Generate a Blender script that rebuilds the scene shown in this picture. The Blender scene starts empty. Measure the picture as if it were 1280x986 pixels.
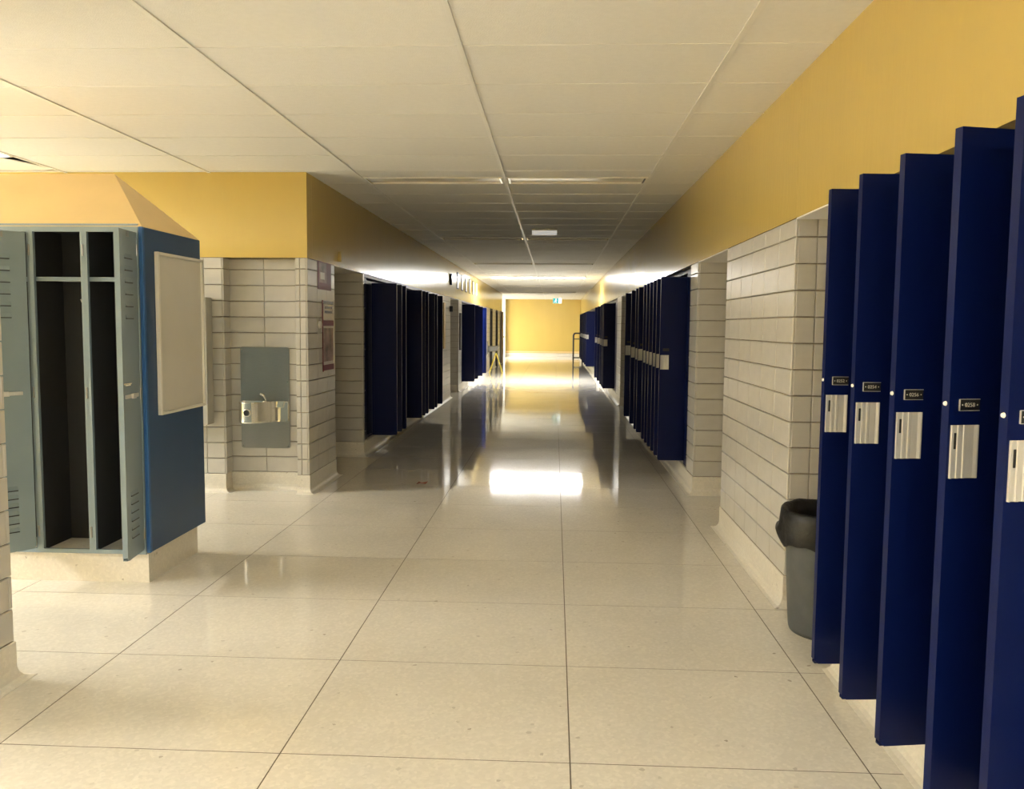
import bpy, bmesh, math, random
from mathutils import Vector, Matrix
random.seed(7)
S = bpy.context.scene
COL = S.collection
PI = math.pi

# ------------------------------------------------------------------ camera, world, exposure
cam_d = bpy.data.cameras.new('camera')
cam_d.sensor_fit = 'HORIZONTAL'; cam_d.sensor_width = 36.0
cam_d.lens = 36.0 * 1057.0 / 1280.0
cam_d.clip_start = 0.05; cam_d.clip_end = 200
cam = bpy.data.objects.new('camera', cam_d); COL.objects.link(cam)
PITCH, YAW, ROLL = 0.0811, 0.0495, 0.0083
_f = Vector((-math.sin(YAW), math.cos(YAW), 0)); _r = Vector((math.cos(YAW), math.sin(YAW), 0)); _u = Vector((0, 0, 1))
_F = _f * math.cos(PITCH) - _u * math.sin(PITCH); _U = _u * math.cos(PITCH) + _f * math.sin(PITCH)
_R = _r * math.cos(ROLL) + _U * math.sin(ROLL); _U2 = _U * math.cos(ROLL) - _r * math.sin(ROLL)
m = Matrix(((_R.x, _U2.x, -_F.x, 0), (_R.y, _U2.y, -_F.y, 0), (_R.z, _U2.z, -_F.z, 1.435), (0, 0, 0, 1)))
cam.matrix_world = m
S.camera = cam

world = bpy.data.worlds.new('world'); S.world = world; world.use_nodes = True
world.node_tree.nodes['Background'].inputs[0].default_value = (0.9, 0.8, 0.6, 1)
world.node_tree.nodes['Background'].inputs[1].default_value = 0.02
S.view_settings.view_transform = 'Standard'; S.view_settings.look = 'None'
S.view_settings.gamma = 1.0; S.view_settings.use_curve_mapping = False
S.view_settings.exposure = 0.10
S.cycles.max_bounces = 10; S.cycles.diffuse_bounces = 6; S.cycles.glossy_bounces = 4

LIGHT = (1.0, 0.99, 0.95)      # warm fluorescent tubes
L_FAR, L_ALCOVE, L_STRIP, L_BACK, L_END = 205.0, 20.0, 440.0, 150.0, 360.0

# ------------------------------------------------------------------ materials
def mat(name, col, rough=0.5, metal=0.0, spec=0.5, noise=0.0, scale=8.0, bump=0.0, bscale=40.0, coat=0.0, emit=None, estr=0.0, stretch=None):
    M = bpy.data.materials.new(name); M.use_nodes = True
    nt = M.node_tree; b = nt.nodes['Principled BSDF']
    b.inputs['Base Color'].default_value = (*col, 1)
    b.inputs['Roughness'].default_value = rough; b.inputs['Metallic'].default_value = metal
    b.inputs['Specular IOR Level'].default_value = spec
    if coat: b.inputs['Coat Weight'].default_value = coat; b.inputs['Coat Roughness'].default_value = 0.08
    if emit:
        b.inputs['Emission Color'].default_value = (*emit, 1); b.inputs['Emission Strength'].default_value = estr
    if noise or bump:
        tc = nt.nodes.new('ShaderNodeTexCoord'); src = tc.outputs['Object']
        if stretch:
            mp = nt.nodes.new('ShaderNodeMapping'); mp.inputs['Scale'].default_value = stretch
            nt.links.new(src, mp.inputs['Vector']); src = mp.outputs['Vector']
    if noise:
        n = nt.nodes.new('ShaderNodeTexNoise'); n.inputs['Scale'].default_value = scale; n.inputs['Detail'].default_value = 5
        nt.links.new(src, n.inputs['Vector'])
        r = nt.nodes.new('ShaderNodeMapRange'); r.inputs[1].default_value = 0.3; r.inputs[2].default_value = 0.7
        r.inputs[3].default_value = 1 - noise; r.inputs[4].default_value = 1 + noise
        nt.links.new(n.outputs['Fac'], r.inputs[0])
        mx = nt.nodes.new('ShaderNodeVectorMath'); mx.operation = 'SCALE'; mx.inputs[0].default_value = col
        nt.links.new(r.outputs[0], mx.inputs['Scale']); nt.links.new(mx.outputs[0], b.inputs['Base Color'])
    if bump:
        n2 = nt.nodes.new('ShaderNodeTexNoise'); n2.inputs['Scale'].default_value = bscale; n2.inputs['Detail'].default_value = 4
        nt.links.new(src, n2.inputs['Vector'])
        bp = nt.nodes.new('ShaderNodeBump'); bp.inputs['Strength'].default_value = bump; bp.inputs['Distance'].default_value = 0.01
        nt.links.new(n2.outputs['Fac'], bp.inputs['Height']); nt.links.new(bp.outputs['Normal'], b.inputs['Normal'])
    return M

def terrazzo(name, col, rough, gloss_bump=0.0):
    M = bpy.data.materials.new(name); M.use_nodes = True
    nt = M.node_tree; b = nt.nodes['Principled BSDF']
    tc = nt.nodes.new('ShaderNodeNewGeometry')
    v = nt.nodes.new('ShaderNodeTexVoronoi'); v.inputs['Scale'].default_value = 80
    nt.links.new(tc.outputs['Position'], v.inputs['Vector'])
    r = nt.nodes.new('ShaderNodeValToRGB')
    e = r.color_ramp.elements
    e[0].position = 0.0; e[0].color = (col[0]*.45, col[1]*.42, col[2]*.38, 1)
    e[1].position = 0.06; e[1].color = (*[c*.95 for c in col], 1)
    k = r.color_ramp.elements.new(0.55); k.color = (*col, 1)
    k = r.color_ramp.elements.new(0.9); k.color = (*[min(1, c*1.07) for c in col], 1)
    nt.links.new(v.outputs['Color'], r.inputs['Fac'])
    n = nt.nodes.new('ShaderNodeTexNoise'); n.inputs['Scale'].default_value = 1.3; n.inputs['Detail'].default_value = 6
    nt.links.new(tc.outputs['Position'], n.inputs['Vector'])
    mr = nt.nodes.new('ShaderNodeMapRange'); mr.inputs[1].default_value = .3; mr.inputs[2].default_value = .7
    mr.inputs[3].default_value = .94; mr.inputs[4].default_value = 1.05
    nt.links.new(n.outputs['Fac'], mr.inputs[0])
    vm = nt.nodes.new('ShaderNodeVectorMath'); vm.operation = 'SCALE'
    nt.links.new(r.outputs['Color'], vm.inputs[0]); nt.links.new(mr.outputs[0], vm.inputs['Scale'])
    nt.links.new(vm.outputs[0], b.inputs['Base Color'])
    b.inputs['Roughness'].default_value = rough; b.inputs['Specular IOR Level'].default_value = 0.5
    if gloss_bump:
        n2 = nt.nodes.new('ShaderNodeTexNoise'); n2.inputs['Scale'].default_value = 2.2; n2.inputs['Detail'].default_value = 3
        nt.links.new(tc.outputs['Position'], n2.inputs['Vector'])
        bp = nt.nodes.new('ShaderNodeBump'); bp.inputs['Strength'].default_value = gloss_bump; bp.inputs['Distance'].default_value = .01
        nt.links.new(n2.outputs['Fac'], bp.inputs['Height']); nt.links.new(bp.outputs['Normal'], b.inputs['Normal'])
    return M

M = {}
M['floor'] = terrazzo('polished_terrazzo', (0.70, 0.665, 0.585), 0.06, 0.013)
M['base'] = terrazzo('base_terrazzo', (0.68, 0.645, 0.565), 0.35)
M['strip'] = mat('divider_strip', (0.10, 0.075, 0.045), 0.5)
M['tile'] = mat('glazed_tile', (0.50, 0.482, 0.44), 0.28, noise=0.05, scale=9, bump=0.12, bscale=25)
M['mortar'] = mat('mortar', (0.27, 0.235, 0.175), 0.9, noise=0.2, scale=20)
M['yellow'] = mat('yellow_paint', (0.55, 0.405, 0.115), 0.18, noise=0.02, scale=3, bump=0.10, bscale=30, stretch=(1, 1, .25))
M['hood'] = mat('hood_paint', (0.76, 0.56, 0.26), 0.5, noise=0.03, scale=4)
M['ceil'] = mat('ceiling_board', (0.78, 0.77, 0.735), 0.9, noise=0.02, scale=30, bump=0.25, bscale=160)
M['tee'] = mat('tee_metal', (0.78, 0.77, 0.73), 0.36)
M['plenum'] = mat('plenum_dark', (0.05, 0.045, 0.04), 0.9, noise=0.2)
M['blue'] = mat('blue_enamel', (0.0014, 0.006, 0.054), 0.38, spec=0.17, noise=0.06, scale=3, bump=0.03, bscale=120)
M['blueframe'] = mat('dark_blue_enamel', (0.004, 0.008, 0.04), 0.4)
M['panelblue'] = mat('panel_blue', (0.022, 0.058, 0.135), 0.42, noise=0.05, scale=3)
M['trimblue'] = mat('trim_blue', (0.02, 0.09, 0.25), 0.4)
M['grey'] = mat('grey_enamel', (0.215, 0.275, 0.30), 0.42, noise=0.05, scale=4, bump=0.02, bscale=60)
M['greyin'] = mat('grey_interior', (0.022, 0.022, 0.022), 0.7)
M['alu'] = mat('brushed_aluminium', (0.60, 0.59, 0.55), 0.42, metal=0.25, noise=0.05, scale=40, stretch=(20, 20, 1))
M['steel'] = mat('stainless', (0.30, 0.30, 0.285), 0.28, metal=0.9, noise=0.06, scale=30, stretch=(1, 1, 30))
M['steelbright'] = mat('polished_stainless', (0.62, 0.61, 0.57), 0.2, metal=0.95)
M['chrome'] = mat('chrome', (0.75, 0.74, 0.70), 0.12, metal=1.0)
M['black'] = mat('black_plastic', (0.012, 0.012, 0.012), 0.45)
M['white'] = mat('white_paint', (0.8, 0.78, 0.72), 0.45)
M['board'] = mat('whiteboard_face', (0.60, 0.585, 0.53), 0.25, noise=0.05, scale=2)
M['bin'] = mat('grey_bin_plastic', (0.065, 0.072, 0.075), 0.5, noise=0.12, scale=14, bump=0.05, bscale=50)
M['bag'] = mat('black_bag', (0.006, 0.006, 0.0065), 0.42, spec=0.3, bump=0.8, bscale=18)
M['wood'] = mat('brown_wood', (0.20, 0.10, 0.035), 0.45, noise=0.3, scale=6, stretch=(8, 8, .6))
M['signyellow'] = mat('sign_yellow', (0.80, 0.62, 0.05), 0.45)
M['cream'] = mat('cream_plastic', (0.70, 0.66, 0.54), 0.4)
M['maroon'] = mat('maroon_print', (0.13, 0.010, 0.018), 0.4, spec=0.2)
M['navy'] = mat('navy_print', (0.02, 0.025, 0.10), 0.25)
M['paper'] = mat('glossy_paper', (0.60, 0.56, 0.50), 0.35)
M['cabgrey'] = mat('cabinet_grey', (0.40, 0.39, 0.35), 0.45)
M['frame'] = mat('pale_frame', (0.62, 0.60, 0.54), 0.4)
M['photo'] = mat('photo_print', (0.30, 0.20, 0.16), 0.4, spec=0.25, noise=0.7, scale=7)
M['green'] = mat('sign_teal', (0.02, 0.30, 0.33), 0.4, emit=(0.02, 0.35, 0.40), estr=0.8)
M['signwhite'] = mat('sign_white', (0.8, 0.9, 0.9), 0.4, emit=(0.8, 1.0, 1.0), estr=1.6)
M['leaf'] = mat('dry_leaf', (0.20, 0.055, 0.03), 0.6, noise=0.3)
M['lens'] = mat('unlit_lens', (0.70, 0.67, 0.58), 0.12)
M['emlens'] = mat('lens_added_glow', (0.8, 0.76, 0.64), 0.4, emit=LIGHT, estr=0.35)  # low glow added so the ceiling box shows brighter
def lamp_mat(name, s): return mat(name, (0.9, 0.88, 0.8), 0.5, emit=LIGHT, estr=s)
M['lampfar'] = lamp_mat('lit_lens_corridor', L_FAR)
M['lampalc'] = lamp_mat('lit_lens_alcove', L_ALCOVE)
M['lampstrip'] = lamp_mat('lit_lens_strip', L_STRIP)
M['lampback'] = lamp_mat('lit_lens_near', L_BACK)
M['lampend'] = lamp_mat('lit_lens_end', L_END)

# ------------------------------------------------------------------ mesh helpers
class MB:
    def __init__(s): s.v = []; s.f = []
    def add(s, vs, fs):
        o = len(s.v); s.v += [tuple(v) for v in vs]; s.f += [tuple(i + o for i in f) for f in fs]; return s
    def box(s, x0, x1, y0, y1, z0, z1):
        return s.add([(x0,y0,z0),(x1,y0,z0),(x1,y1,z0),(x0,y1,z0),(x0,y0,z1),(x1,y0,z1),(x1,y1,z1),(x0,y1,z1)],
                     [(0,3,2,1),(4,5,6,7),(0,1,5,4),(1,2,6,5),(2,3,7,6),(3,0,4,7)])
    def prism(s, poly, axis, a, b):
        """extrude a CCW polygon along an axis; poly coords are the two other axes in order"""
        n = len(poly)
        def P(p, t):
            return {'x': (t, p[0], p[1]), 'y': (p[0], t, p[1]), 'z': (p[0], p[1], t)}[axis]
        vs = [P(p, a) for p in poly] + [P(p, b) for p in poly]
        fs = [tuple(range(n))[::-1], tuple(range(n, 2*n))] + [(i, (i+1) % n, (i+1) % n + n, i + n) for i in range(n)]
        return s.add(vs, fs)
    def cyl(s, p0, p1, r0, r1=None, n=12):
        r1 = r0 if r1 is None else r1
        p0, p1 = Vector(p0), Vector(p1); d = (p1 - p0).normalized()
        a = d.orthogonal().normalized(); b = d.cross(a)
        vs = [p0 + (a*math.cos(t) + b*math.sin(t))*r0 for t in [2*PI*i/n for i in range(n)]]
        vs += [p1 + (a*math.cos(t) + b*math.sin(t))*r1 for t in [2*PI*i/n for i in range(n)]]
        return s.add(vs, [tuple(range(n))[::-1], tuple(range(n, 2*n))] + [(i, (i+1) % n, (i+1) % n + n, i+n) for i in range(n)])
    def tube(s, pts, r, n=8):
        pts = [Vector(p) for p in pts]; rings = []
        for i, p in enumerate(pts):
            d = (pts[min(i+1, len(pts)-1)] - pts[max(i-1, 0)]).normalized()
            a = d.orthogonal().normalized() if i == 0 else (rings[-1][1] - d*rings[-1][1].dot(d)).normalized()
            b = d.cross(a)
            rings.append(([p + (a*math.cos(2*PI*k/n) + b*math.sin(2*PI*k/n))*r for k in range(n)], a))
        vs = [v for rg in rings for v in rg[0]]
        fs = [(i*n+k, i*n+(k+1) % n, (i+1)*n+(k+1) % n, (i+1)*n+k) for i in range(len(pts)-1) for k in range(n)]
        fs += [tuple(range(n))[::-1], tuple((len(pts)-1)*n + k for k in range(n))]
        return s.add(vs, fs)
    def lathe(s, prof, cx, cy, n=32, fn=None):
        vs = []
        for j, (r, z) in enumerate(prof):
            for i in range(n):
                t = 2*PI*i/n; rr, zz = (r, z) if fn is None else fn(r, z, t, j)
                vs.append((cx + rr*math.cos(t), cy + rr*math.sin(t), zz))
        fs = [(j*n+i, j*n+(i+1) % n, (j+1)*n+(i+1) % n, (j+1)*n+i) for j in range(len(prof)-1) for i in range(n)]
        return s.add(vs, fs)
    def mesh(s, name, material, bevel=0.0, smooth=False, seg=1):
        me = bpy.data.meshes.new(name); me.from_pydata(s.v, [], s.f)
        bm = bmesh.new(); bm.from_mesh(me)
        bmesh.ops.recalc_face_normals(bm, faces=bm.faces)
        if bevel:
            bmesh.ops.bevel(bm, geom=bm.edges[:], offset=bevel, segments=seg, affect='EDGES', clamp_overlap=True)
        if smooth:
            for f in bm.faces: f.smooth = True
        bm.to_mesh(me); bm.free()
        me.materials.append(material)
        return me

def link(name, me, parent=None, loc=None, rotz=None):
    o = bpy.data.objects.new(name, me); COL.objects.link(o)
    if parent: o.parent = parent
    if loc is not None: o.location = loc
    if rotz is not None: o.rotation_euler = (0, 0, rotz)
    return o
def obj(name, mb, material, parent=None, **k):
    loc = k.pop('loc', None); rz = k.pop('rotz', None)
    return link(name, mb.mesh(name, material, **k), parent, loc, rz)
def tag(o, label, cat, group=None):
    o['label'] = label; o['category'] = cat
    if group: o['group'] = group
    return o
def thing(name, label, cat, loc=(0,0,0), rotz=0.0, group=None):
    return tag(link(name, None, None, loc, rotz), label, cat, group)
def struct(name, mb, material, parent=None, **k):
    o = obj(name, mb, material, parent, **k)
    if parent is None: o['kind'] = 'structure'
    return o
def stuff(o): o['kind'] = 'stuff'; return o
ORD = ['first','second','third','fourth','fifth','sixth','seventh','eighth','ninth','tenth','eleventh','twelfth','thirteenth','fourteenth','fifteenth','sixteenth']

# ------------------------------------------------------------------ main dimensions
XR, XL = 1.20, -2.06           # corridor walls
ZC, ZS = 2.679, 1.985          # ceiling, underside of the yellow soffits
ZB = 0.157                     # top of the terrazzo base
XA, YA0, YA = -9.5, -4.0, 7.0  # open area on the left
YE = 40.0                      # end wall
TP = 0.1334                    # tile course

# ------------------------------------------------------------------ floor
fl = struct('floor', MB().box(XA-.3, 3.2, YA0-.3, YE+.4, -0.12, -0.0006), M['strip'])
FX0, FPX, FY0, FPY = 0.0684, 0.9703, 2.687, 0.7964
J = 0.0024
_pm = MB().box(J, FPX-J, J, FPY-J, -0.05, 0.0).mesh('terrazzo_panel', M['floor'])
far_mb = MB()
i0, i1 = math.floor((XA-FX0)/FPX), math.ceil((3.0-FX0)/FPX)
j0, j1 = math.floor((YA0-FY0)/FPY), math.ceil((YE+.3-FY0)/FPY)
for i in range(i0, i1):
    for j in range(j0, j1):
        x, y = FX0+i*FPX, FY0+j*FPY
        if x > -3.9 and y > 1.0 and y < 10.4 and x < 1.5:
            link('terrazzo_panel', _pm, fl, (x, y, 0))
        else:
            far_mb.box(x+J, x+FPX-J, y+J, y+FPY-J, -0.05, 0.0)
stuff(obj('terrazzo_panel', far_mb, M['floor'], fl))

# ------------------------------------------------------------------ ceiling
ce = struct('ceiling', MB().box(XA-.3, 3.2, YA0-.3, YE+.4, ZC+.25, ZC+.35), M['plenum'])
CX0, CY0, TW, TL = -0.4382, 3.8847, 1.2192, 0.6096
FIXROWS = [(CY0+TL*(6+8*k), k) for k in (-2, -1, 0, 1, 2, 3, 4, 5)]      # far edge of each corridor fixture
ALC = [CY0+TL*4]                                          # far edges of the fixtures in the open area
def in_fix(i, j):
    """tile cell taken (partly) by a recessed fixture"""
    y1 = CY0+(j+1)*TL
    if i in (-1, 0) and any(abs(y1-f) < .01 for f, _ in FIXROWS): return True
    if i in (-5, -4) and any(abs(y1-f) < .01 for f in ALC): return True
    return False
_cache = {}
def ceil_mesh(w, l):
    key = (round(w, 4), round(l, 4))
    if key not in _cache:
        _cache[key] = MB().box(.003, w-.003, .003, l-.003, 0, .016).mesh('ceiling_tile', M['ceil'], bevel=.003)
    return _cache[key]
farc = MB()
i0, i1 = math.floor((XA-CX0)/TW), math.ceil((1.9-CX0)/TW)
j0, j1 = math.floor((YA0-CY0)/TL), math.ceil((YE-CY0)/TL)
for i in range(i0, i1):
    for j in range(j0, j1):
        x, y = CX0+i*TW, CY0+j*TL
        l = TL-.3048 if in_fix(i, j) else TL
        w = TW
        if i == -4 and j == 4:      # the cell with the slipped board, built below
            continue
        if x > -4.2 and 2.5 < y < 11.0 and x < XR:
            link('ceiling_tile', ceil_mesh(w, l), ce, (x, y, ZC+.004))
        else:
            farc.box(x+.003, x+w-.003, y+.003, y+l-.003, ZC+.004, ZC+.02)
stuff(obj('ceiling_tile', farc, M['ceil'], ce))
# slipped board: its right edge has come away from the runner
xs, ys = CX0-4*TW, CY0+4*TL
slip = MB(); P = [(xs+.003, ys+.003), (xs+TW-.17, ys+.003), (xs+TW-.006, ys+TL-.09), (xs+TW-.12, ys+TL-.02), (xs+.003, ys+TL-.03)]
slip.prism(P, 'z', ZC+.004, ZC+.010)
obj('ceiling_tile', slip, M['ceil'], ce)
for i in range(i0, i1+1):
    x = CX0+i*TW
    if x > 1.4: continue
    obj('grid_runner', MB().box(x-.012, x+.012, YA0, YE, ZC-.003, ZC+.003).box(x-.001, x+.001, YA0, YE, ZC, ZC+.035), M['tee'], ce)
ct = MB()
for j in range(j0, j1+1):
    y = CY0+j*TL
    ct.box(XA, 1.6, y-.007, y+.007, ZC+.001, ZC+.004)
stuff(obj('cross_tee', ct, M['tee'], ce))

# ------------------------------------------------------------------ tiled walls
_tc = {}
def tile_mesh(w, h):
    key = (round(w, 3), round(h, 3))
    if key not in _tc:
        c = .0035; d = .012
        W0, W1, H0, H1 = .0014, w-.0014, .003, h-.003
        v = [(W0,d,H0),(W1,d,H0),(W1,d,H1),(W0,d,H1),(W0,c,H0),(W1,c,H0),(W1,c,H1),(W0,c,H1),
             (W0+c,0,H0+c),(W1-c,0,H0+c),(W1-c,0,H1-c),(W0+c,0,H1-c)]
        f = [(8,9,10,11)] + [(4+k, 4+(k+1) % 4, 8+(k+1) % 4, 8+k) for k in range(4)] + [(k, (k+1) % 4, 4+(k+1) % 4, 4+k) for k in range(4)]
        _tc[key] = MB().add(v, f).mesh('tile', M['tile'])
    return _tc[key]
def rows_std(z0=ZB, top=ZS):
    r = []; z = z0
    while z < top-.02:
        h = min(TP, top-z); r.append((z, h)); z += TP
    return r
def cols(L, first=.305, w=.305):
    out = []; u = 0; c = first
    while u < L-.012:
        c2 = min(c, L-u)
        if L-u-c2 < .02: c2 = L-u
        out.append((u, c2)); u += c2; c = w
    return out
def tiles(parent, p, n, L, first=.305, rows=None, hole=None, bond=False):
    """p = left end seen from the front, n = outward normal (nx, ny), L = length"""
    u = (-n[1], n[0]); rz = math.atan2(u[1], u[0])
    for ri, (z, h) in enumerate(rows or rows_std()):
        f = first if not bond or ri % 2 == 0 else first/2
        for (a, w) in cols(L, f):
            if hole and hole[0] < a+w/2 < hole[1] and hole[2] < z+h/2 < hole[3]: continue
            link('tile', tile_mesh(w, h), parent, (p[0]+u[0]*a, p[1]+u[1]*a, z), rz)
def tiles_far(parent, p, n, L, first=.305):
    u = (-n[1], n[0]); mb = MB()
    for (z, h) in rows_std():
        for (a, w) in cols(L, first):
            q = [(a+.0014, z+.003), (a+w-.0014, z+.003), (a+w-.0014, z+h-.003), (a+.0014, z+h-.003)]
            V = [(p[0]+u[0]*s, p[1]+u[1]*s, zz) for s, zz in q]
            B = [(x-n[0]*.012, y-n[1]*.012, zz) for x, y, zz in V]
            mb.add(V+B, [(0,1,2,3)] + [(k, k+4, (k+1) % 4+4, (k+1) % 4) for k in range(4)])
    stuff(obj('tile', mb, M['tile'], parent))
COVE = [(0, 0), (-.055, 0), (-.055, .0015), (-.036, .005), (-.020, .014), (-.009, .030), (-.004, .052), (-.004, ZB-.004), (0, ZB)]
def base(side, segs):
    """segs: list of (p, n, L) as in tiles(); one coved base per call"""
    mb = MB()
    for sg in segs:
        p, n, L = sg[:3]; m0, m1 = sg[3] if len(sg) > 3 else (0, 0)   # 1 outer corner, -1 inner corner
        u = (-n[1], n[0]); vs = []
        for e in (0, 1):
            for (o, z) in COVE:
                s = -m0*abs(o) if e == 0 else L+m1*abs(o)
                vs.append((p[0]+u[0]*s-n[0]*o, p[1]+u[1]*s-n[1]*o, z))
        # body behind the cove
        k = len(COVE)
        mb.add(vs, [(i, i+1, i+1+k, i+k) for i in range(k-1)] + [tuple(range(k)), tuple(range(k, 2*k))[::-1], (k-1, 0, k, 2*k-1)])
    return struct('baseboard_'+side, mb, M['base'])
t_ = .012
def wblock(side, x0, x1, y0, y1):
    """masonry core of a tiled pier (z up to the soffit)"""
    return struct('wall_'+side, MB().box(x0, x1, y0, y1, 0, ZS-.001), M['mortar'])

DEEP = 0.62
# right side ------------------------------------------------------
xb = XR+DEEP
w = wblock('right', XR+t_, xb, 4.35+t_, 6.04)                 # pier beside the bin
tiles(w, (XR, 6.04), (-1, 0), 1.69, first=.165)
tiles(w, (XR+t_, 4.35), (0, -1), .60, first=.098)
base('right', [((XR, 6.04), (-1, 0), 1.69, (1, 1))])
base('right', [((XR, 4.35), (0, -1), .60, (1, 0))])
w = wblock('right', XR+t_, xb, 7.25+t_, 7.62)
tiles(w, (XR+t_, 7.25), (0, -1), .60, first=.305)
tiles(w, (XR, 7.62), (-1, 0), .37, first=.37)
base('right', [((XR, 7.62), (-1, 0), .37, (0, 1))]); base('right', [((XR, 7.25), (0, -1), .60, (1, 0))])
w = struct('wall_right', MB().box(xb, xb+.15, -4, YE, 0, ZC+.03), M['tile'])   # plane behind niches and bays
w = wblock('right', XR+t_, xb, 12.42, 13.9)
tiles_far(w, (XR, 13.9), (-1, 0), 1.48)
w = wblock('right', XR+t_, xb, 15.4+t_, 16.4)
tiles_far(w, (XR, 16.4), (-1, 0), 1.0); tiles_far(w, (XR+t_, 15.4), (0, -1), .6)
w = wblock('right', XR+t_, xb, 22.6, 23.9)
tiles_far(w, (XR, 23.9), (-1, 0), 1.3)
base('right', [((XR, 13.9), (-1, 0), 1.48), ((XR, 16.4), (-1, 0), 1.0), ((XR, 15.4), (0, -1), .6), ((XR, 23.9), (-1, 0), 1.3)])
w = wblock('right', XR+t_, xb, 36.2, YE)
tiles_far(w, (XR, YE), (-1, 0), YE-36.2)
base('right', [((XR, YE), (-1, 0), YE-36.2)])
w = struct('wall_right', MB().box(XR+.06, xb, -4, 1.68, 0, ZS-.001), M['tile'])
# yellow soffit, one painted panel run (joints every few metres)
for a, b in ((-4, 4.35), (4.35, 12.4), (12.4, 22.6), (22.6, 31), (31, YE)):
    struct('wall_right', MB().box(XR, xb, a+.0015, b-.0015, ZS, ZC+.02), M['yellow'])
for a, b in ((3.53, 4.35), (6.04, 7.25), (13.9, 15.4)):
    struct('trim_5', MB().box(XR+.002, xb-.001, a+.001, b-.001, ZS-.008, ZS-.0005), M['white'])
# left side -------------------------------------------------------
xlb = XL-DEEP
NX0, NX1, ND = -2.785, -2.165, .135                             # fountain niche
w = struct('wall_back', MB().box(NX1, XL-t_, YA+t_, 7.87, 0, ZS-.001).box(-3.2, NX0, YA+t_, 7.87, 0, ZS-.001).box(NX0-.001, NX1+.001, YA+ND+t_, 7.87, 0, ZS-.001), M['mortar'])
tiles(w, (NX1, YA), (0, -1), XL-t_-NX1, first=.04)
tiles(w, (-3.2, YA), (0, -1), NX0+3.2, first=.26)
tiles(w, (NX0, YA+ND), (0, -1), NX1-NX0, first=.31)
tiles(w, (NX0+t_, YA+.001), (1, 0), ND+.011, first=.15)
base('back', [((-3.2, YA), (0, -1), NX0+3.2, (0, 1)), ((NX0, YA), (1, 0), ND, (1, -1)), ((NX0, YA+ND), (0, -1), NX1-NX0, (-1, 0)), ((NX1, YA), (0, -1), XL-NX1, (0, 1))])
w = struct('wall_left', MB().box(XL-.10, XL-t_, YA+t_+.001, 7.87, 0, ZS-.001), M['mortar'])
tiles(w, (XL, YA), (1, 0), .87, first=.29)
base('left', [((XL, YA), (1, 0), .87, (1, 1))])
w = struct('wall_back', MB().box(XA, -3.2, YA, YA+.15, 0, ZS-.001), M['tile'])
w = wblock('left', xlb, XL-t_, 9.05+t_, 9.11)
tiles(w, (xlb+.02, 9.05), (0, -1), .588, first=.28)
tiles(w, (XL, 9.05), (1, 0), .06, first=.06)
base('left', [((XL, 9.05), (1, 0), .06, (1, 0))]); base('left', [((xlb, 9.05), (0, -1), DEEP, (0, 1))])
w = struct('wall_left', MB().box(xlb-.15, xlb, 7.87, 33.2, 0, ZC+.03), M['tile'])
w = wblock('left', xlb, XL-t_, 14.0, 16.7)
tiles_far(w, (XL, 14.0), (1, 0), 2.7)
w = wblock('left', xlb, XL-t_, 18.1+t_, 18.72)
tiles_far(w, (XL, 18.1), (1, 0), .62); tiles_far(w, (xlb, 18.1), (0, -1), .6)
w = wblock('left', xlb, XL-t_, 23.3, 27.0)
tiles_far(w, (XL, 23.3), (1, 0), 3.7)
w = wblock('left', xlb, XL-t_, 28.0, 29.6); tiles_far(w, (XL, 28.0), (1, 0), 1.6)
w = wblock('left', xlb, XL-t_, 30.6, 33.2); tiles_far(w, (XL, 30.6), (1, 0), 2.6)
base('left', [((XL, 14.0), (1, 0), 2.7), ((XL, 18.1), (1, 0), .62), ((xlb, 18.1), (0, -1), .6), ((XL, 23.3), (1, 0), 3.7), ((XL, 28.0), (1, 0), 1.6), ((XL, 30.6), (1, 0), 2.6)])
for a, b in ((YA+.151, 12.8), (12.8, 19.0), (19.0, 25.8), (25.8, 33.2)):
    struct('wall_left', MB().box(xlb, XL, a+.0015, b-.0015, ZS, ZC+.02), M['yellow'])
struct('wall_back', MB().box(-3.70, XL, YA, YA+.15, ZS, ZC+.02), M['yellow'])
struct('wall_back', MB().box(XA, -3.703, YA, YA+.15, ZS, ZC+.02), M['yellow'])
for a, b in ((7.87, 9.05), (16.7, 18.1)):
    struct('trim_6', MB().box(xlb+.001, XL-.002, a+.001, b-.001, ZS-.008, ZS-.0005), M['white'])
# outer shell
struct('wall_west', MB().box(XA-.15, XA, YA0, YA+.15, 0, ZC+.03), M['yellow'])
struct('wall_south', MB().box(XA-.15, 1.8, YA0-.15, YA0, 0, ZC+.03), M['yellow'])
# end wall and the cross passage on the left
struct('wall_end', MB().box(-2.31, XR+.7, YE, YE+.15, 0, ZC+.03), M['yellow'])
struct('wall_end', MB().box(-7.2, -2.31, YE-.35, YE+.15, 0, ZC+.03), M['white'])
struct('trim_7', MB().box(-2.30, XR, YE-.02, YE-.001, ZB+.02, ZB+.09), M['hood'])
base('end', [((-2.31, YE), (0, -1), 3.58)])
struct('wall_passage', MB().box(-7.35, -7.2, 33.0, YE, 0, ZC+.03), M['white'])
struct('wall_passage', MB().box(-7.2, xlb-.15, 33.05, 33.2, 0, ZC+.03), M['white'])
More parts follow.
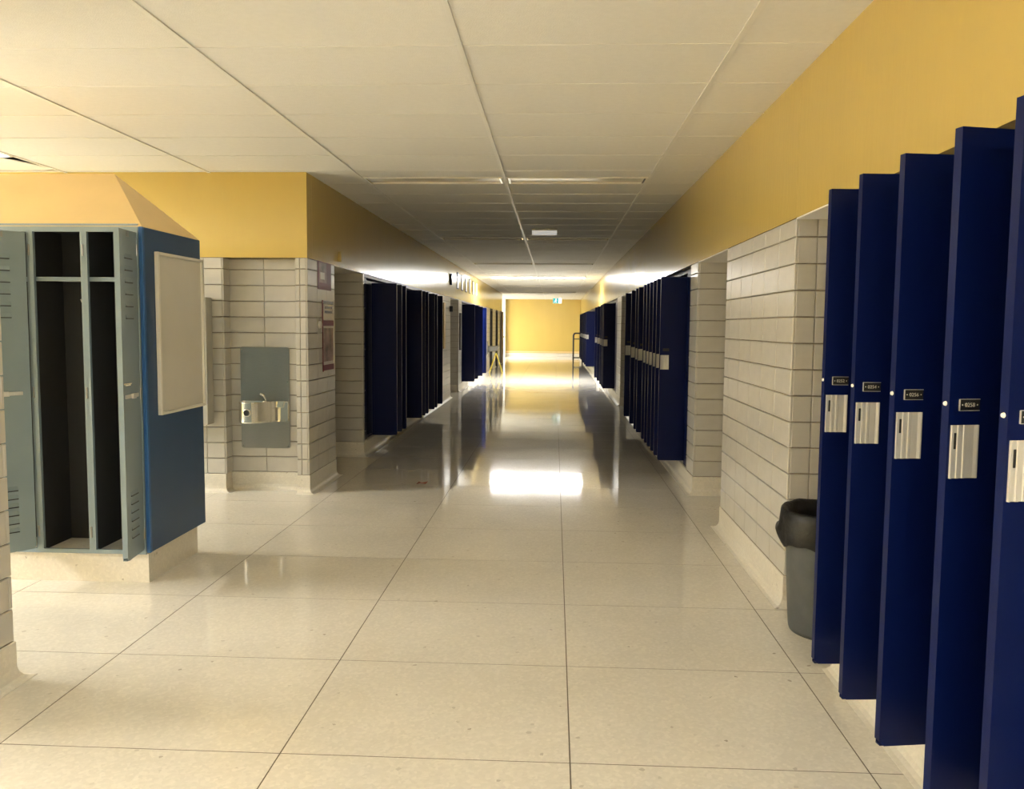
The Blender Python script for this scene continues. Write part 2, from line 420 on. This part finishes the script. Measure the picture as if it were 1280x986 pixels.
# free-standing tiled pillar at the left
PX, PY0, PY1 = -2.15, 2.72, 3.20
w = struct('wall_pillar', MB().box(PX-.5, PX-t_, PY0+t_, PY1-t_, 0, ZS), M['mortar'])
tiles(w, (PX, PY0), (1, 0), PY1-PY0, first=.305, bond=True)
tiles(w, (PX-.5, PY0), (0, -1), .488, first=.305)
tiles(w, (PX-t_, PY1), (0, 1), .488, first=.305)
base('pillar', [((PX, PY0), (1, 0), PY1-PY0, (1, 1)), ((PX-.5, PY0), (0, -1), .5, (1, 1)), ((PX, PY1), (0, 1), .5, (1, 1))])
struct('wall_pillar', MB().box(PX-.5, PX, PY0, PY1, ZS, ZC+.02), M['yellow'])
# terrazzo curbs under the locker bays
def curb(side, y0, y1):
    if side == 'right':
        struct('trim_1', MB().box(XR+.002, XR+DEEP, y0, y1, 0, ZB+.004), M['base'])
        base('right', [((XR, y1), (-1, 0), y1-y0)])
    else:
        struct('trim_2', MB().box(XL-DEEP, XL-.002, y0, y1, 0, ZB+.004), M['base'])
        base('left', [((XL, y0), (1, 0), y1-y0)])
curb('right', 1.68, 3.53); curb('right', 7.62, 12.42); curb('right', 16.4, 22.6); curb('right', 23.9, 36.2)
curb('left', 9.11, 14.0); curb('left', 18.72, 23.3)

# ------------------------------------------------------------------ ceiling lights
def ceiling_light(x, y1, state, label, group=None, surface=False):
    """recessed 4 ft by 1 ft strip; y1 = far edge"""
    t = thing('ceiling_light', label, 'ceiling light', (x, y1-.3048, ZC), 0, group)
    h = MB(); W, D = TW, .3048
    H = .066 if surface else .09
    h.box(.012, W-.012, .006, .018, -.006, H).box(.012, W-.012, D-.018, D-.006, -.006, H)
    h.box(.012, .024, .018, D-.018, -.006, H).box(W-.024, W-.012, .018, D-.018, -.006, H).box(.012, W-.012, .006, D-.006, H, H+.006)
    obj('housing', h, M['white'], t)
    if state:
        dr = {'lampfar': .014, 'lampalc': .012, 'lampstrip': .012, 'lampback': .012, 'lampend': .02}[state]
        prof = [(.03, .0), (.04, -dr*.7), (.08, -dr*.95), (D/2, -dr), (D-.08, -dr*.95), (D-.04, -dr*.7), (D-.03, .0), (D-.03, .02), (.03, .02)]
        obj('diffuser', MB().prism(prof, 'x', .03, W-.03), M[state], t)
    else:
        obj('diffuser', MB().box(.026, W-.026, .02, D-.02, .010, .016), M['lens'], t)
        for k in range(2):
            yy = .09+k*.125
            obj('lamp_tube', MB().cyl((.05, yy, .045), (W-.05, yy, .045), .013, n=10), M['white'], t, smooth=True)
        for k in range(2):
            xx = .030 if k == 0 else W-.045
            obj('end_reflector', MB().box(xx, xx+.015, .02, D-.02, -.004, .0095), M['chrome'], t)
    return t
pos = {-2: 'behind the viewer', -1: 'over the near lockers', 0: 'nearest row in view above the fountain corner', 1: 'second row down the corridor', 2: 'third row down the corridor', 3: 'glowing row', 4: 'row beyond the glowing one', 5: 'last row before the end wall'}
for y1, k in FIXROWS:
    for i in (-1, 0):
        side = 'left half' if i == -1 else 'right half'
        st = 'lampfar' if k == 3 else 'lampback' if k == -2 else None
        if k == -1: st = None
        ceiling_light(CX0+i*TW, y1, st, ('lit' if st else 'unlit') + ' recessed fluorescent ceiling light, %s, %s' % (pos[k], side), 'corridor ceiling lights')
for n_, y1 in enumerate(ALC):
    for i in (-5, -4):
        ceiling_light(CX0+i*TW, y1, 'lampalc', 'lit recessed ceiling light behind the locker island, %s of the two' % ('outer' if i == -5 else 'inner'), 'open area ceiling lights')
for k in range(4):
    t = ceiling_light(-7.6, 0, 'lampstrip', 'lit surface-mounted strip light deep in the open area, %s in its line' % ORD[k], 'open area strip lights', True)
    t.location = (-7.6, 1.2+k*1.23, ZC-.072); t.rotation_euler = (0, 0, PI/2)
ceiling_light(-4.6, 36.6, 'lampend', 'lit ceiling light in the cross passage by the end wall, inner', 'passage ceiling lights')
ceiling_light(-6.0, 36.6, 'lampend', 'lit ceiling light in the cross passage by the end wall, outer', 'passage ceiling lights')

# ------------------------------------------------------------------ lockers
LW, LZ0, LZ1 = .305, ZB+.008, 1.94
LH = LZ1-LZ0
def locker_meshes(blue):
    m = {}
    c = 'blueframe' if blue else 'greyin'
    d = .30
    b = MB().box(.001, .004, -d, -.02, 0, LH).box(LW-.004, LW-.001, -d, -.02, 0, LH).box(.004, LW-.004, -d, -d+.003, 0, LH)
    b.box(.004, LW-.004, -d, -.02, 0, .004).box(.004, LW-.004, -d, -.02, LH-.004, LH)
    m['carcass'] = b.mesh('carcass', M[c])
    s = .012 if blue else .022
    f = MB().box(.001, s, -.02, 0, 0, LH+.02).box(LW-s, LW-.001, -.02, 0, 0, LH+.02).box(s, LW-s, -.02, 0, 0, .022).box(s, LW-s, -.02, 0, LH-.022, LH+.02)
    m['face_frame'] = f.mesh('face_frame', M['blueframe' if blue else 'grey'])
    m['shelf'] = MB().box(.006, LW-.006, -d+.004, -.03, LH-.275, LH-.27).box(.006, LW-.006, -.034, -.03, LH-.285, LH-.262).mesh('shelf', M['blueframe' if blue else 'grey'])
    hk = MB().tube([(LW/2-.02, -d+.003, LH-.33), (LW/2-.02, -d+.03, LH-.345), (LW/2-.02, -d+.05, LH-.40), (LW/2-.02, -d+.075, LH-.41), (LW/2-.02, -d+.09, LH-.385)], .004, 6)
    hk.tube([(LW/2-.02, -d+.02, LH-.34), (LW/2-.035, -d+.02, LH-.36), (LW/2-.02, -d+.02, LH-.40), (LW/2+.02, -d+.02, LH-.405), (LW/2+.035, -d+.02, LH-.375)], .0035, 6)
    m['coat_hook'] = hk.mesh('coat_hook', M['white'])
    # door pan: outer sheet, returned flanges; pivot at x=0, outer face y=+.027
    DW = LW-.018 if blue else LW-.065; T = .027; ch = .016
    LH_full = LH; LHd = LH if blue else LH-.056
    poly = [(ch, 0), (DW-ch, 0), (DW, ch), (DW, LHd), (0, LHd), (0, ch)]
    dm = MB().prism(poly, 'y', T-.004, T)
    dm.box(0, .004, 0, T-.004, ch, LHd).box(DW-.004, DW, 0, T-.004, ch, LHd).box(.004, DW-.004, 0, T-.004, 0.0, .004).box(.004, DW-.004, 0, T-.004, LHd-.004, LHd)
    dm.box(.004, .02, 0, .002, .004, LHd-.004).box(DW-.02, DW-.004, 0, .002, .004, LHd-.004).box(.02, DW-.02, 0, .002, .004, .02).box(.02, DW-.02, 0, .002, LHd-.02, LHd-.004)
    m['door'] = dm.mesh('door', M['blue' if blue else 'grey'])
    if blue:
        # pressed aluminium finger pull with vertical ridges
        x0, x1 = DW-.086, DW-.007; z0, z1 = 1.052-LZ0, 1.190-LZ0
        pr = [(x0, T), (x1, T), (x1, T+.007), (x1-.004, T+.007), (x1-.006, T+.002), (x1-.018, T+.0015), (x1-.020, T+.004), (x1-.027, T+.004), (x1-.029, T+.0015),
              (x1-.036, T+.0015), (x1-.038, T+.0035), (x1-.045, T+.0035), (x1-.047, T+.0012), (x0+.012, T+.003), (x0+.004, T+.0065), (x0, T+.0065)]
        m['handle'] = MB().prism(pr, 'z', z0, z1).mesh('handle', M['alu'])
        m['latch_slot'] = MB().box(x1-.017, x1-.010, T+.001, T+.0032, z1-.062, z1-.020).mesh('latch_slot', M['black'], bevel=.001)
        a0, a1, b0, b1 = DW-.088, DW-.030, 1.228-LZ0, 1.256-LZ0
        m['number_plate'] = MB().box(a0, a1, T, T+.002, b0, b1).mesh('number_plate', M['black'])
        m['plate_rim'] = MB().box(a1, a1+.002, T, T+.004, b0-.001, b1+.001).box(a0, a1, T, T+.003, b0-.0015, b0).box(a0, a1, T, T+.003, b1, b1+.0015).mesh('plate_rim', M['alu'])
        m['lock_stud'] = MB().cyl((DW, T*.5, 1.245-LZ0), (DW+.004, T*.5, 1.245-LZ0), .0065, .005, 12).mesh('lock_stud', M['white'])
    else:
        DZ = .028
        m['louver'] = MB().prism([(T, 0), (T+.005, .001), (T, .022)], 'x', DW*.34, DW*.74).mesh('louver', M['grey'])
        m['louver_gap'] = MB().box(DW*.34, DW*.74, T, T+.0055, -.0045, 0).mesh('louver_gap', M['black'])
        m['number_plate'] = MB().box(DW*.45, DW*.62, T, T+.002, 1.85-LZ0, 1.88-LZ0).mesh('number_plate', M['steel'])
        m['latch_bar'] = MB().box(DW-.20, DW-.02, T, T+.006, 1.013-LZ0, 1.033-LZ0).box(DW-.13, DW-.09, T+.006, T+.02, 1.01-LZ0, 1.036-LZ0).mesh('latch_bar', M['alu'], bevel=.002)
        m['hasp'] = MB().tube([(DW-.01, T, 1.09-LZ0), (DW-.03, T+.03, 1.095-LZ0), (DW-.05, T+.02, 1.085-LZ0), (DW-.03, T, 1.08-LZ0)], .004, 6).mesh('hasp', M['chrome'])
    m['hinge'] = MB().cyl((0, -.004, -.03), (0, -.004, .03), .006, n=8).mesh('hinge', M['blueframe' if blue else 'steel'])
    return m
BL, GR = locker_meshes(True), locker_meshes(False)
CLOSED = 0.0
def locker(x, y, rotz, ang, label, group, kit, near=False, number=None, door=True, hook=True, cat='locker'):
    t = thing('locker', label, cat, (x, y, LZ0), rotz, group)
    if kit is BL and not near: t.scale = (1, 1, .98)
    link('carcass', kit['carcass'], t); link('face_frame', kit['face_frame'], t)
    if near: link('shelf', kit['shelf'], t)
    if near and hook: link('coat_hook', kit['coat_hook'], t)
    if near:
        for z in (.12, LH/2, LH-.12): link('hinge', kit['hinge'], t, (.009, .004, z))
    if door:
        d = link('door', kit['door'], t, (.009, .002, 0) if kit is BL else (.036, .002, .028), math.radians(ang))
        if kit is BL:
            link('handle', kit['handle'], d)
            link('number_plate', kit['number_plate'], d)
            if near:
                for k in ('latch_slot', 'plate_rim', 'lock_stud'): link(k, kit[k], d)
        else:
            for k in ('number_plate', 'latch_bar', 'hasp'): link(k, kit[k], d)
            for z in [1.74-.062*k for k in range(6)] + [.50-.045*k for k in range(6)]:
                link('louver', kit['louver'], d, (0, 0, z-LZ0)); link('louver_gap', kit['louver_gap'], d, (0, 0, z-LZ0))
        if number:
            fc = bpy.data.curves.new('number_lettering', 'FONT'); fc.body = '\u2022 ' + number + ' \u2022'; fc.size = .015
            fc.align_x = 'CENTER'; fc.align_y = 'CENTER'; fc.extrude = .0004
            fc.materials.append(M['cream'])
            fo = link('number_lettering', fc, d)
            # text reads on the outer face (+y): local x of text runs along -x of the door
            bpy.context.view_layer.update()
            me = bpy.data.meshes.new_from_object(fo.evaluated_get(bpy.context.evaluated_depsgraph_get()))
            me.name = 'number_lettering'; bpy.data.objects.remove(fo)
            if not me.materials: me.materials.append(M['cream'])
            fo = link('number_lettering', me, d)
            fo.matrix_local = Matrix(((-1, 0, 0, LW-.018-.059), (0, 0, 1, .0293), (0, 1, 0, 1.2415-LZ0), (0, 0, 0, 1)))
    return t
XFR = 1.285; XFL = XL-.03
R90 = PI/2
angs = [94, 95, 99, 104, 101]
for k in range(5):
    nm = ['0252', '0254', '0256', '0258', '0260'][k]
    where = ['nearest the grey bin', 'second from the grey bin', 'middle of the near five', 'fourth from the grey bin', 'cut off by the picture edge'][k]
    locker(XFR, 3.21-.305*k, R90, angs[k], 'blue locker with open door and plate number %s, %s' % (nm, where), 'near lockers on the right wall', BL, True, nm)
def header(side, y0, y1):
    x0, x1 = (XFR-.03, XFR+.3) if side == 'right' else (XFL-.3, XFL+.03)
    z0 = LZ1+.022 if y1 < 4 else LZ1+.004
    struct('trim_3' if side == 'right' else 'trim_4', MB().box(x0, x1, y0, y1, z0, ZS), M['blueframe'])
def filler(side, y0, y1, label):
    if side == 'right': x0, x1, xs, dx = XR+.012, XR+.034, XR+.012, -.003
    else: x0, x1, xs, dx = XL-.034, XL-.012, XL-.012, .003
    t = thing('filler_panel', label, 'panel', ((x0+x1)/2, (y0+y1)/2, LZ0))
    hy = (y1-y0)/2
    obj('panel', MB().box(-.011, .011, -hy, hy, 0, LH+.003), M['blue'], t)
    for z in (.10, .55, 1.0, 1.45):
        obj('screw', MB().cyl((dx/abs(dx)*.011, -hy+.06, z), (dx/abs(dx)*.0135, -hy+.06, z), .007, n=8), M['white'], t)
header('right', 1.68, 3.53)
obj('end_panel', MB().box(XFR-.005, XFR+.33, 3.516, 3.53, LZ0, LZ1+.02), M['blueframe'])
tag(bpy.data.objects['end_panel'], 'dark blue end panel closing the near locker run beside the bin', 'panel')
# right wall, second run (14 lockers, ten doors swung open)
YA1 = 8.10
header('right', 7.62, 12.42); filler('right', 7.63, 7.86, 'blue filler panel with screws at the near end of the second locker run')
opens = {0: 92, 1: 91, 2: 93, 3: 90, 4: 92, 5: 91, 7: 92, 8: 90, 10: 92, 13: 91}
for k in range(14):
    lab = 'blue locker with %s door, %s in the middle run on the right wall' % ('open' if k in opens else 'shut', ORD[k])
    locker(XFR, YA1+.305*k, R90, opens.get(k, 0), lab, 'middle lockers on the right wall', BL)
YB1 = 17.45
header('right', 16.4, 22.6); filler('right', 16.42, 17.0, 'dark blue filler panel at the near end of the third locker run')
opensB = {0: 92, 1: 90, 2: 91, 4: 92, 8: 91, 12: 91}
for k in range(16):
    locker(XFR, YB1+.305*k, R90, opensB.get(k, 0), 'blue locker with %s door, %s in the third run on the right wall' % ('open' if k in opensB else 'shut', ORD[k]), 'third locker run on the right wall', BL)
header('right', 23.9, 36.2); filler('right', 23.92, 24.6, 'far blue filler panel before the last locker run on the right')
opensC = {0: 92, 3: 91, 6: 92, 9: 91, 12: 92, 15: 92}
for k in range(16):
    locker(XFR, 27.0+.46*k, R90, opensC.get(k, 0), 'blue locker with %s door, %s in the far run on the right wall' % ('open' if k in opensC else 'shut', ORD[k]), 'far lockers on the right wall', BL)
    if k < 15:
        pass
# left wall
YL1 = 9.62
header('left', 9.11, 14.0)
filler('left', 9.115, 9.27, 'dark blue filler panel with screws at the near end of the left locker run')
opensL = {0: 90, 1: 97, 2: 90, 6: 91, 7: 97, 8: 91, 10: 95, 11: 90, 13: 91}
for k in range(14):
    locker(XFL, YL1+.305*k, -R90, opensL.get(k, 0), 'dark blue locker with %s door, %s in the near run on the left wall' % ('open' if k in opensL else 'shut', ORD[k]), 'near lockers on the left wall', BL)
YL2 = 19.10
header('left', 18.72, 23.3); filler('left', 18.74, 18.9, 'blue filler panel at the near end of the far left locker run')
opensL2 = {0: 90, 3: 95, 7: 95, 11: 104}
for k in range(13):
    locker(XFL, YL2+.305*k, -R90, opensL2.get(k, 0), 'blue locker with %s door, %s in the far run on the left wall' % ('open' if k in opensL2 else 'shut', ORD[k]), 'far lockers on the left wall', BL)

# ------------------------------------------------------------------ grey locker island
IX, IY0, IY1 = -2.20, 4.45, 5.19
IZ0, IZ1 = .175, 1.945
IXL = -6.2
t = thing('locker_island', 'two-sided locker island with blue end panel and sloped yellow top', 'cabinet', (IX, IY0, 0))
def isl(mb, name, material, **k): return obj(name, mb, material, t, **k)
# local coordinates: x from IX leftwards (negative), y from IY0
isl(MB().prism([(IXL-IX, .03), (-.025, .03), (-.025, IY1-IY0-.07), (IXL-IX, IY1-IY0-.07)], 'z', 0, IZ0-.003), 'plinth', M['base'])
isl(MB().box(-.02, 0, 0, IY1-IY0, IZ0, IZ1), 'end_panel', M['panelblue'], bevel=.003)
isl(MB().box(-.0195, .004, -.004, .022, IZ0, IZ1), 'corner_trim', M['trimblue'], bevel=.004)
isl(MB().box(IXL-IX, -.021, .34, IY1-IY0, IZ0, IZ1-.002), 'rear_cabinet', M['grey'])
isl(MB().box(IXL-IX, -.93, .0, .339, IZ0, IZ1-.002), 'side_cabinet', M['grey'])
yr, zr, xr = .37, 2.285, -.335
hood = MB().add([(IXL-IX, 0, IZ1), (0, 0, IZ1), (0, IY1-IY0, IZ1), (IXL-IX, IY1-IY0, IZ1), (IXL-IX, yr, zr), (xr, yr, zr)],
                [(0,1,5,4), (1,2,5), (2,3,4,5), (0,4,3), (0,3,2,1)])
isl(hood, 'sloped_hood', M['hood'])
gl = ['grey metal locker nearest the blue end panel, its door swung out', 'open grey metal locker without a door, hook and shelf showing', 'grey metal locker beside the tiled pillar, its vented door ajar']
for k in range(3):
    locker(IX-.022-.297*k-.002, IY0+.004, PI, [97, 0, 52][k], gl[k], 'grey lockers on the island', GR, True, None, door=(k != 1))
# whiteboard on the blue end
t = thing('whiteboard', 'small framed whiteboard fixed to the blue end panel of the island', 'whiteboard', (IX+.001, 4.88, 0))
obj('board', MB().box(0, .010, -.29, .29, .935, 1.81), M['board'], t)
fr = [('frame', (-.30, -.283, .922, 1.824)), ('frame', (.283, .30, .922, 1.824)), ('frame', (-.283, .283, .922, .938)), ('frame', (-.283, .283, 1.808, 1.824))]
for nm, (a, b, c, d) in fr: obj(nm, MB().box(0, .024, a, b, c, d), M['frame'], t, bevel=.002)

# ------------------------------------------------------------------ drinking fountain
t = thing('drinking_fountain', 'stainless steel drinking fountain recessed in the tiled niche', 'fountain', (-2.475, YA+ND, 0))
W2 = .212
def rrect(x0, x1, z0, z1, r, n=5):
    out = []
    for cx, cz, a0 in ((x1-r, z1-r, 0), (x0+r, z1-r, 90), (x0+r, z0+r, 180), (x1-r, z0+r, 270)):
        for k in range(n+1):
            a = math.radians(a0+90*k/n); out.append((cx+r*math.cos(a), cz+r*math.sin(a)))
    return out
obj('back_panel', MB().prism(rrect(-W2, W2, .366, 1.236, .02), 'y', -.014, -.001), M['steel'], t)
plan = [(-.205, -.014)]
def front(x):
    if x < -.09: return -.03-.19*math.sqrt(max(0, 1-((x+.09)/.115)**2))
    e = min(1, max(0, (x+.06)/.20)); e = e*e*(3-2*e)
    return -.22+.175*e
plan += [(-.205, -.03)]
for k in range(1, 13): x = -.09-.115*math.cos(PI/2*k/12); plan.append((x, front(x)))
for k in range(1, 15): x = -.09+.295*k/14; plan.append((x, front(x)))
plan.append((.205, -.014))
zt, zb = .775, .600
n = len(plan); cx = sum(p[0] for p in plan)/n; cy = sum(p[1] for p in plan)/n
def ring(sc, z, shift=0): return [(cx+(p[0]-cx)*sc, cy+(p[1]-cy)*sc, z) for p in plan]
vs = ring(.97, zb) + ring(1, zb+.012) + ring(1, zt-.006) + ring(.98, zt) + ring(.90, zt) + ring(.84, zt-.05) + ring(.3, zt-.065)
fs = [(j*n+i, j*n+(i+1) % n, (j+1)*n+(i+1) % n, (j+1)*n+i) for j in range(6) for i in range(n)] + [tuple(range(n))[::-1], tuple(range(6*n, 7*n))]
obj('basin', MB().add(vs, fs), M['steelbright'], t)
b_ = obj('push_button', MB().cyl((-.085, -.2195, .690), (-.085, -.233, .690), .024, n=20), M['black'], t)
obj('button_ring', MB().lathe([(.024, 0), (.034, 0), (.034, .008), (.026, .014), (.024, .012)], 0, 0, 20), M['chrome'], b_, smooth=True)
r_ = bpy.data.objects['button_ring']; r_.matrix_local = Matrix(((1,0,0,-.085),(0,0,-1,-.2195),(0,1,0,.690),(0,0,0,1)))
obj('bubbler', MB().tube([(.03, -.10, zt-.05), (.032, -.10, zt+.02), (.02, -.115, zt+.055), (-.005, -.13, zt+.068)], .013, 10).cyl((.03, -.10, zt-.01), (.03, -.10, zt+.008), .026, n=14), M['chrome'], t, smooth=True)
for sx, sz in ((.195, .386), (.195, .94), (-.195, .386), (-.195, 1.2)):
    obj('rivet', MB().cyl((sx, -.014, sz), (sx, -.017, sz), .005, n=8), M['chrome'], t)

# grey wall cabinet half hidden by the island
t = thing('wall_cabinet', 'grey metal wall cabinet on tiles half hidden behind the island', 'cabinet', (-3.2, YA, 0))
obj('body', MB().box(-.25, .325, -.13, -.0005, .59, 1.65), M['cabgrey'], t, bevel=.004)
obj('screw', MB().cyl((.275, -.13, .63), (.275, -.133, .63), .006, n=8), M['black'], t)
obj('screw', MB().cyl((.275, -.13, 1.61), (.275, -.133, 1.61), .006, n=8), M['black'], t)

# ------------------------------------------------------------------ waste bin
BX, BY = 1.32, 4.0
t = thing('waste_bin', 'round grey plastic waste bin with black liner beside the open lockers', 'bin', (BX, BY, 0))
prof = [(0, .004), (.165, .004), (.178, .0), (.184, .02), (.190, .10), (.2, .30), (.209, .50), (.212, .53), (.222, .535), (.224, .56), (.216, .565), (.205, .56), (.196, .40), (.17, .03), (0, .025)]
obj('bin_body', MB().lathe(prof, 0, 0, 40), M['bin'], t, smooth=True)
def bagf(r, z, a, j):
    w = math.sin(3*a+1)*.5 + math.sin(7*a+.6)*.3 + math.sin(13*a)*.2
    if j <= 1: return r + .012*w + .010*max(0, math.sin(2*a+2.6)), z + .035*w - .02*math.cos(a+.8)
    return r + .006*w*(1 if j < 6 else .5), z + .008*w
bag = [(.238, .43), (.246, .455), (.240, .50), (.236, .545), (.232, .578), (.222, .588), (.205, .578), (.192, .53), (.185, .46), (.17, .38), (.12, .34), (0, .33)]
obj('bin_liner', MB().lathe(bag, 0, 0, 56, bagf), M['bag'], t, smooth=True)

# ------------------------------------------------------------------ posters, plates, small wall things
def flat_x(name, label, cat, y, z, w, h, mats, x=XL, sgn=1, grp=None):
    t = thing(name, label, cat, (x, y, z), 0, grp)
    for nm, mt, (a, b, c, d), dep in mats:
        obj(nm, MB().box(0.0005*sgn if sgn > 0 else -dep, dep if sgn > 0 else -.0005, a, b, c, d), M[mt], t)
    return t
flat_x('poster', 'maroon and cream glossy poster just below the yellow paint', 'poster', 7.52, 1.74, .4, .26,
       [('sheet', 'maroon', (-.22, .22, .0, .245), .003), ('printed_photo', 'photo', (-.17, .06, .06, .235), .0036), ('printed_band', 'paper', (-.14, .0, .09, .15), .0040), ('printed_band', 'maroon', (-.21, .21, .0, .03), .0036)])
flat_x('poster', 'tall framed notice with maroon bands below the glossy poster', 'poster', 7.63, 1.02, .36, .62,
       [('sheet', 'paper', (-.185, .185, .0, .62), .003), ('printed_band', 'maroon', (-.185, .185, .40, .45), .0036), ('printed_band', 'maroon', (-.185, .185, .0, .05), .0036), ('printed_band', 'navy', (-.185, .185, .595, .62), .0036),
        ('printed_line', 'navy', (-.12, .14, .555, .575), .0036), ('printed_line', 'navy', (-.12, .14, .515, .535), .0036),
        ('frame', 'maroon', (-.193, -.185, -.008, .628), .008), ('frame', 'alu', (.185, .193, -.008, .628), .010),
        ('printed_photo', 'photo', (-.16, .16, .08, .38), .0034)])
t = thing('key_switch', 'small round key switch on its square plate beside the framed notice', 'switch', (XL, 7.32, 1.43))
obj('plate', MB().box(.0, .006, -.045, .045, -.08, .06), M['cabgrey'], t)
obj('knob', MB().cyl((.006, 0, 0), (.026, 0, 0), .034, .028, 16), M['white'], t)
t = thing('room_sign', 'small cream sign jutting from the yellow wall above the door recess', 'sign', (XL, 8.02, 2.03))
obj('sign_plate', MB().box(0, .03, -.006, .006, 0, .09), M['yellow'], t)
t = thing('room_sign', 'black flag sign jutting from the left wall before the far lockers', 'sign', (XL, 16.6, 2.22))
obj('sign_plate', MB().box(0, .045, -.012, .012, 0, .22), M['black'], t)
t = thing('door_closer', 'small black bracket on the left wall beside the second recess', 'bracket', (XL, 16.6, 1.70))
obj('bracket', MB().box(0, .06, -.02, .02, 0, .11), M['black'], t)
t = thing('wall_strip', 'narrow tan wooden strip on tiles past the left lockers', 'strip', (XL, 15.7, 1.0))
obj('strip', MB().box(0, .02, -.1, .1, 0, .85), M['hood'], t)
t = thing('notice_board', 'narrow dark notice board on tiles before the far left lockers', 'board', (XL, 18.4, .9))
obj('board', MB().box(0, .03, -.12, .12, 0, .8), M['plenum'], t)
for k in range(6):
    t = thing('framed_sheet', '%s dark framed sheet of the row on the yellow left wall' % ORD[k], 'picture', (XL, 17.9+k*.85, 2.22), 0, 'framed sheets above the far left lockers')
    obj('frame', MB().box(0, .012, -.14, .14, -.02, .32), M['plenum'], t)
    obj('sheet', MB().box(.0125, .014, -.12, .12, .0, .30), M['paper'], t)

# ceiling box and exit sign
t = thing('emergency_light', 'cream emergency light box on the ceiling between unlit fixtures', 'emergency light', (-.145, 11.05, ZC))
obj('box', MB().box(-.165, .165, -.10, .10, -.025, -.003), M['cream'], t, bevel=.004)
obj('lens', MB().prism([(-.09, -.025), (-.085, -.05), (-.05, -.07), (.05, -.07), (.085, -.05), (.09, -.025)], 'x', -.16, .16), M['emlens'], t, bevel=.004)
t = thing('exit_sign', 'teal and white running-figure exit sign hanging before the end wall', 'sign', (.10, 36.0, 2.39))
obj('sign_box', MB().box(-.19, .19, -.03, .03, 0, .22), M['white'], t)
obj('sign_field', MB().box(-.18, .04, -.034, -.03, .01, .21), M['green'], t)
obj('door_panel', MB().box(.05, .18, -.034, -.03, .01, .21), M['signwhite'], t)
pic = MB().cyl((-.05, -.034, .175), (-.05, -.036, .175), .018, n=12)
for a, b in (((-.055, .155), (-.07, .10)), ((-.07, .10), (-.04, .07)), ((-.04, .07), (-.05, .03)), ((-.07, .10), (-.10, .06)), ((-.10, .06), (-.14, .06)), ((-.055, .145), (-.02, .12)), ((-.06, .145), (-.10, .12))):
    pic.cyl((a[0], -.036, a[1]), (b[0], -.036, b[1]), .010, n=6)
obj('running_figure', pic, M['signwhite'], t)
for s in (-.12, .12): obj('hanger', MB().cyl((s, 0, .22), (s, 0, ZC-2.39), .006, n=6), M['white'], t)

# far end things
t = thing('cart', 'tall black tube-framed cart parked by the last blue lockers', 'cart', (.95, 33.6, 0))
for sy in (-.25, .25):
    obj('frame_tube', MB().tube([(-.20, sy, .1), (-.20, sy, 1.08), (-.17, sy, 1.14), (-.12, sy, 1.16), (.14, sy, 1.16), (.16, sy, 1.14), (.16, sy, .1)],   .026, 8), M['black'], t, smooth=True)
for z in (.18, .92): obj('shelf', MB().box(-.2, .16, -.25, .25, z, z+.03), M['black'], t)
for sx in (-.2, .16):
    for sy in (-.25, .25): obj('wheel', MB().cyl((sx-.02, sy, .055), (sx+.02, sy, .055), .055, n=14), M['black'], t)
t = thing('wall_fountain', 'grey wall-hung basin on the left wall past the bright blue doors', 'fountain', (XL, 26.3, 0))
obj('basin', MB().prism([(0, .62), (.30, .66), (.34, .80), (0, .80)], 'y', -.25, .25), M['steel'], t, bevel=.01)
obj('backplate', MB().box(.0005, .02, -.25, .25, .55, .95), M['steel'], t)
t = thing('floor_sign', 'yellow folding wet floor sign standing under the far basin', 'sign', (XL+.30, 25.6, 0), .2)
for s, nm in ((1, 'front_panel'), (-1, 'rear_panel')):
    p = MB()
    for x0, x1, z0, z1 in ((-.13, -.085, 0, .60), (.085, .13, 0, .60), (-.085, .085, .14, .60)):
        y0, y1 = s*(.2*(1-z0/.62)), s*(.2*(1-z1/.62))
        k = 1-.35*z1/.6
        p.add([(x0, y0, z0), (x1, y0, z0), (x1*k, y1, z1), (x0*k, y1, z1), (x0, y0+.012, z0), (x1, y0+.012, z0), (x1*k, y1+.012, z1), (x0*k, y1+.012, z1)],
              [(0,1,2,3), (7,6,5,4), (0,4,5,1), (1,5,6,2), (2,6,7,3), (3,7,4,0)])
    obj(nm, p, M['signyellow'], t, rotz=R90)
# doors far left
def far_door(nm, y0, y1, openleaf=False):
    f = struct(nm, MB().box(xlb+.3, XL+.01, y0, y0+.06, 0, ZS-.002).box(xlb+.3, XL+.01, y1-.06, y1, 0, ZS-.002).box(xlb+.3, XL+.01, y0+.06, y1-.06, ZS-.08, ZS-.002), M['plenum'])
    obj('door_leaf', MB().box(xlb+.31, xlb+.35, y0+.062, y1-.062, 0.01, ZS-.085), M['wood'], f)
far_door('door_1', 27.0, 28.0); far_door('door_2', 29.6, 30.6)
d = struct('door_3', MB().box(XL+.02, XL+.065, 32.2, 33.15, .01, 1.97), M['wood'])
obj('door_handle', MB().cyl((XL+.065, 33.05, 1.0), (XL+.12, 33.05, 1.0), .02, n=10).box(XL+.11, XL+.13, 32.95, 33.08, .985, 1.015), M['black'], d)

# scrap on the floor
lf = MB().add([(-.035, 0, .002), (-.01, -.02, .012), (.03, -.008, .006), (.042, .012, .016), (.008, .02, .004), (-.02, .016, .014), (0, 0, .010)],
              [(0,1,6), (1,2,6), (2,3,6), (3,4,6), (4,5,6), (5,0,6)])
o = obj('dry_leaf', lf, M['leaf'], loc=(-1.184, 7.5, 0))
o.scale = (1.35, 1.5, 1.6)
tag(o, 'small reddish brown dry leaf lying on the terrazzo floor', 'leaf')
sm = o.modifiers.new('thickness', 'SOLIDIFY'); sm.thickness = .0015
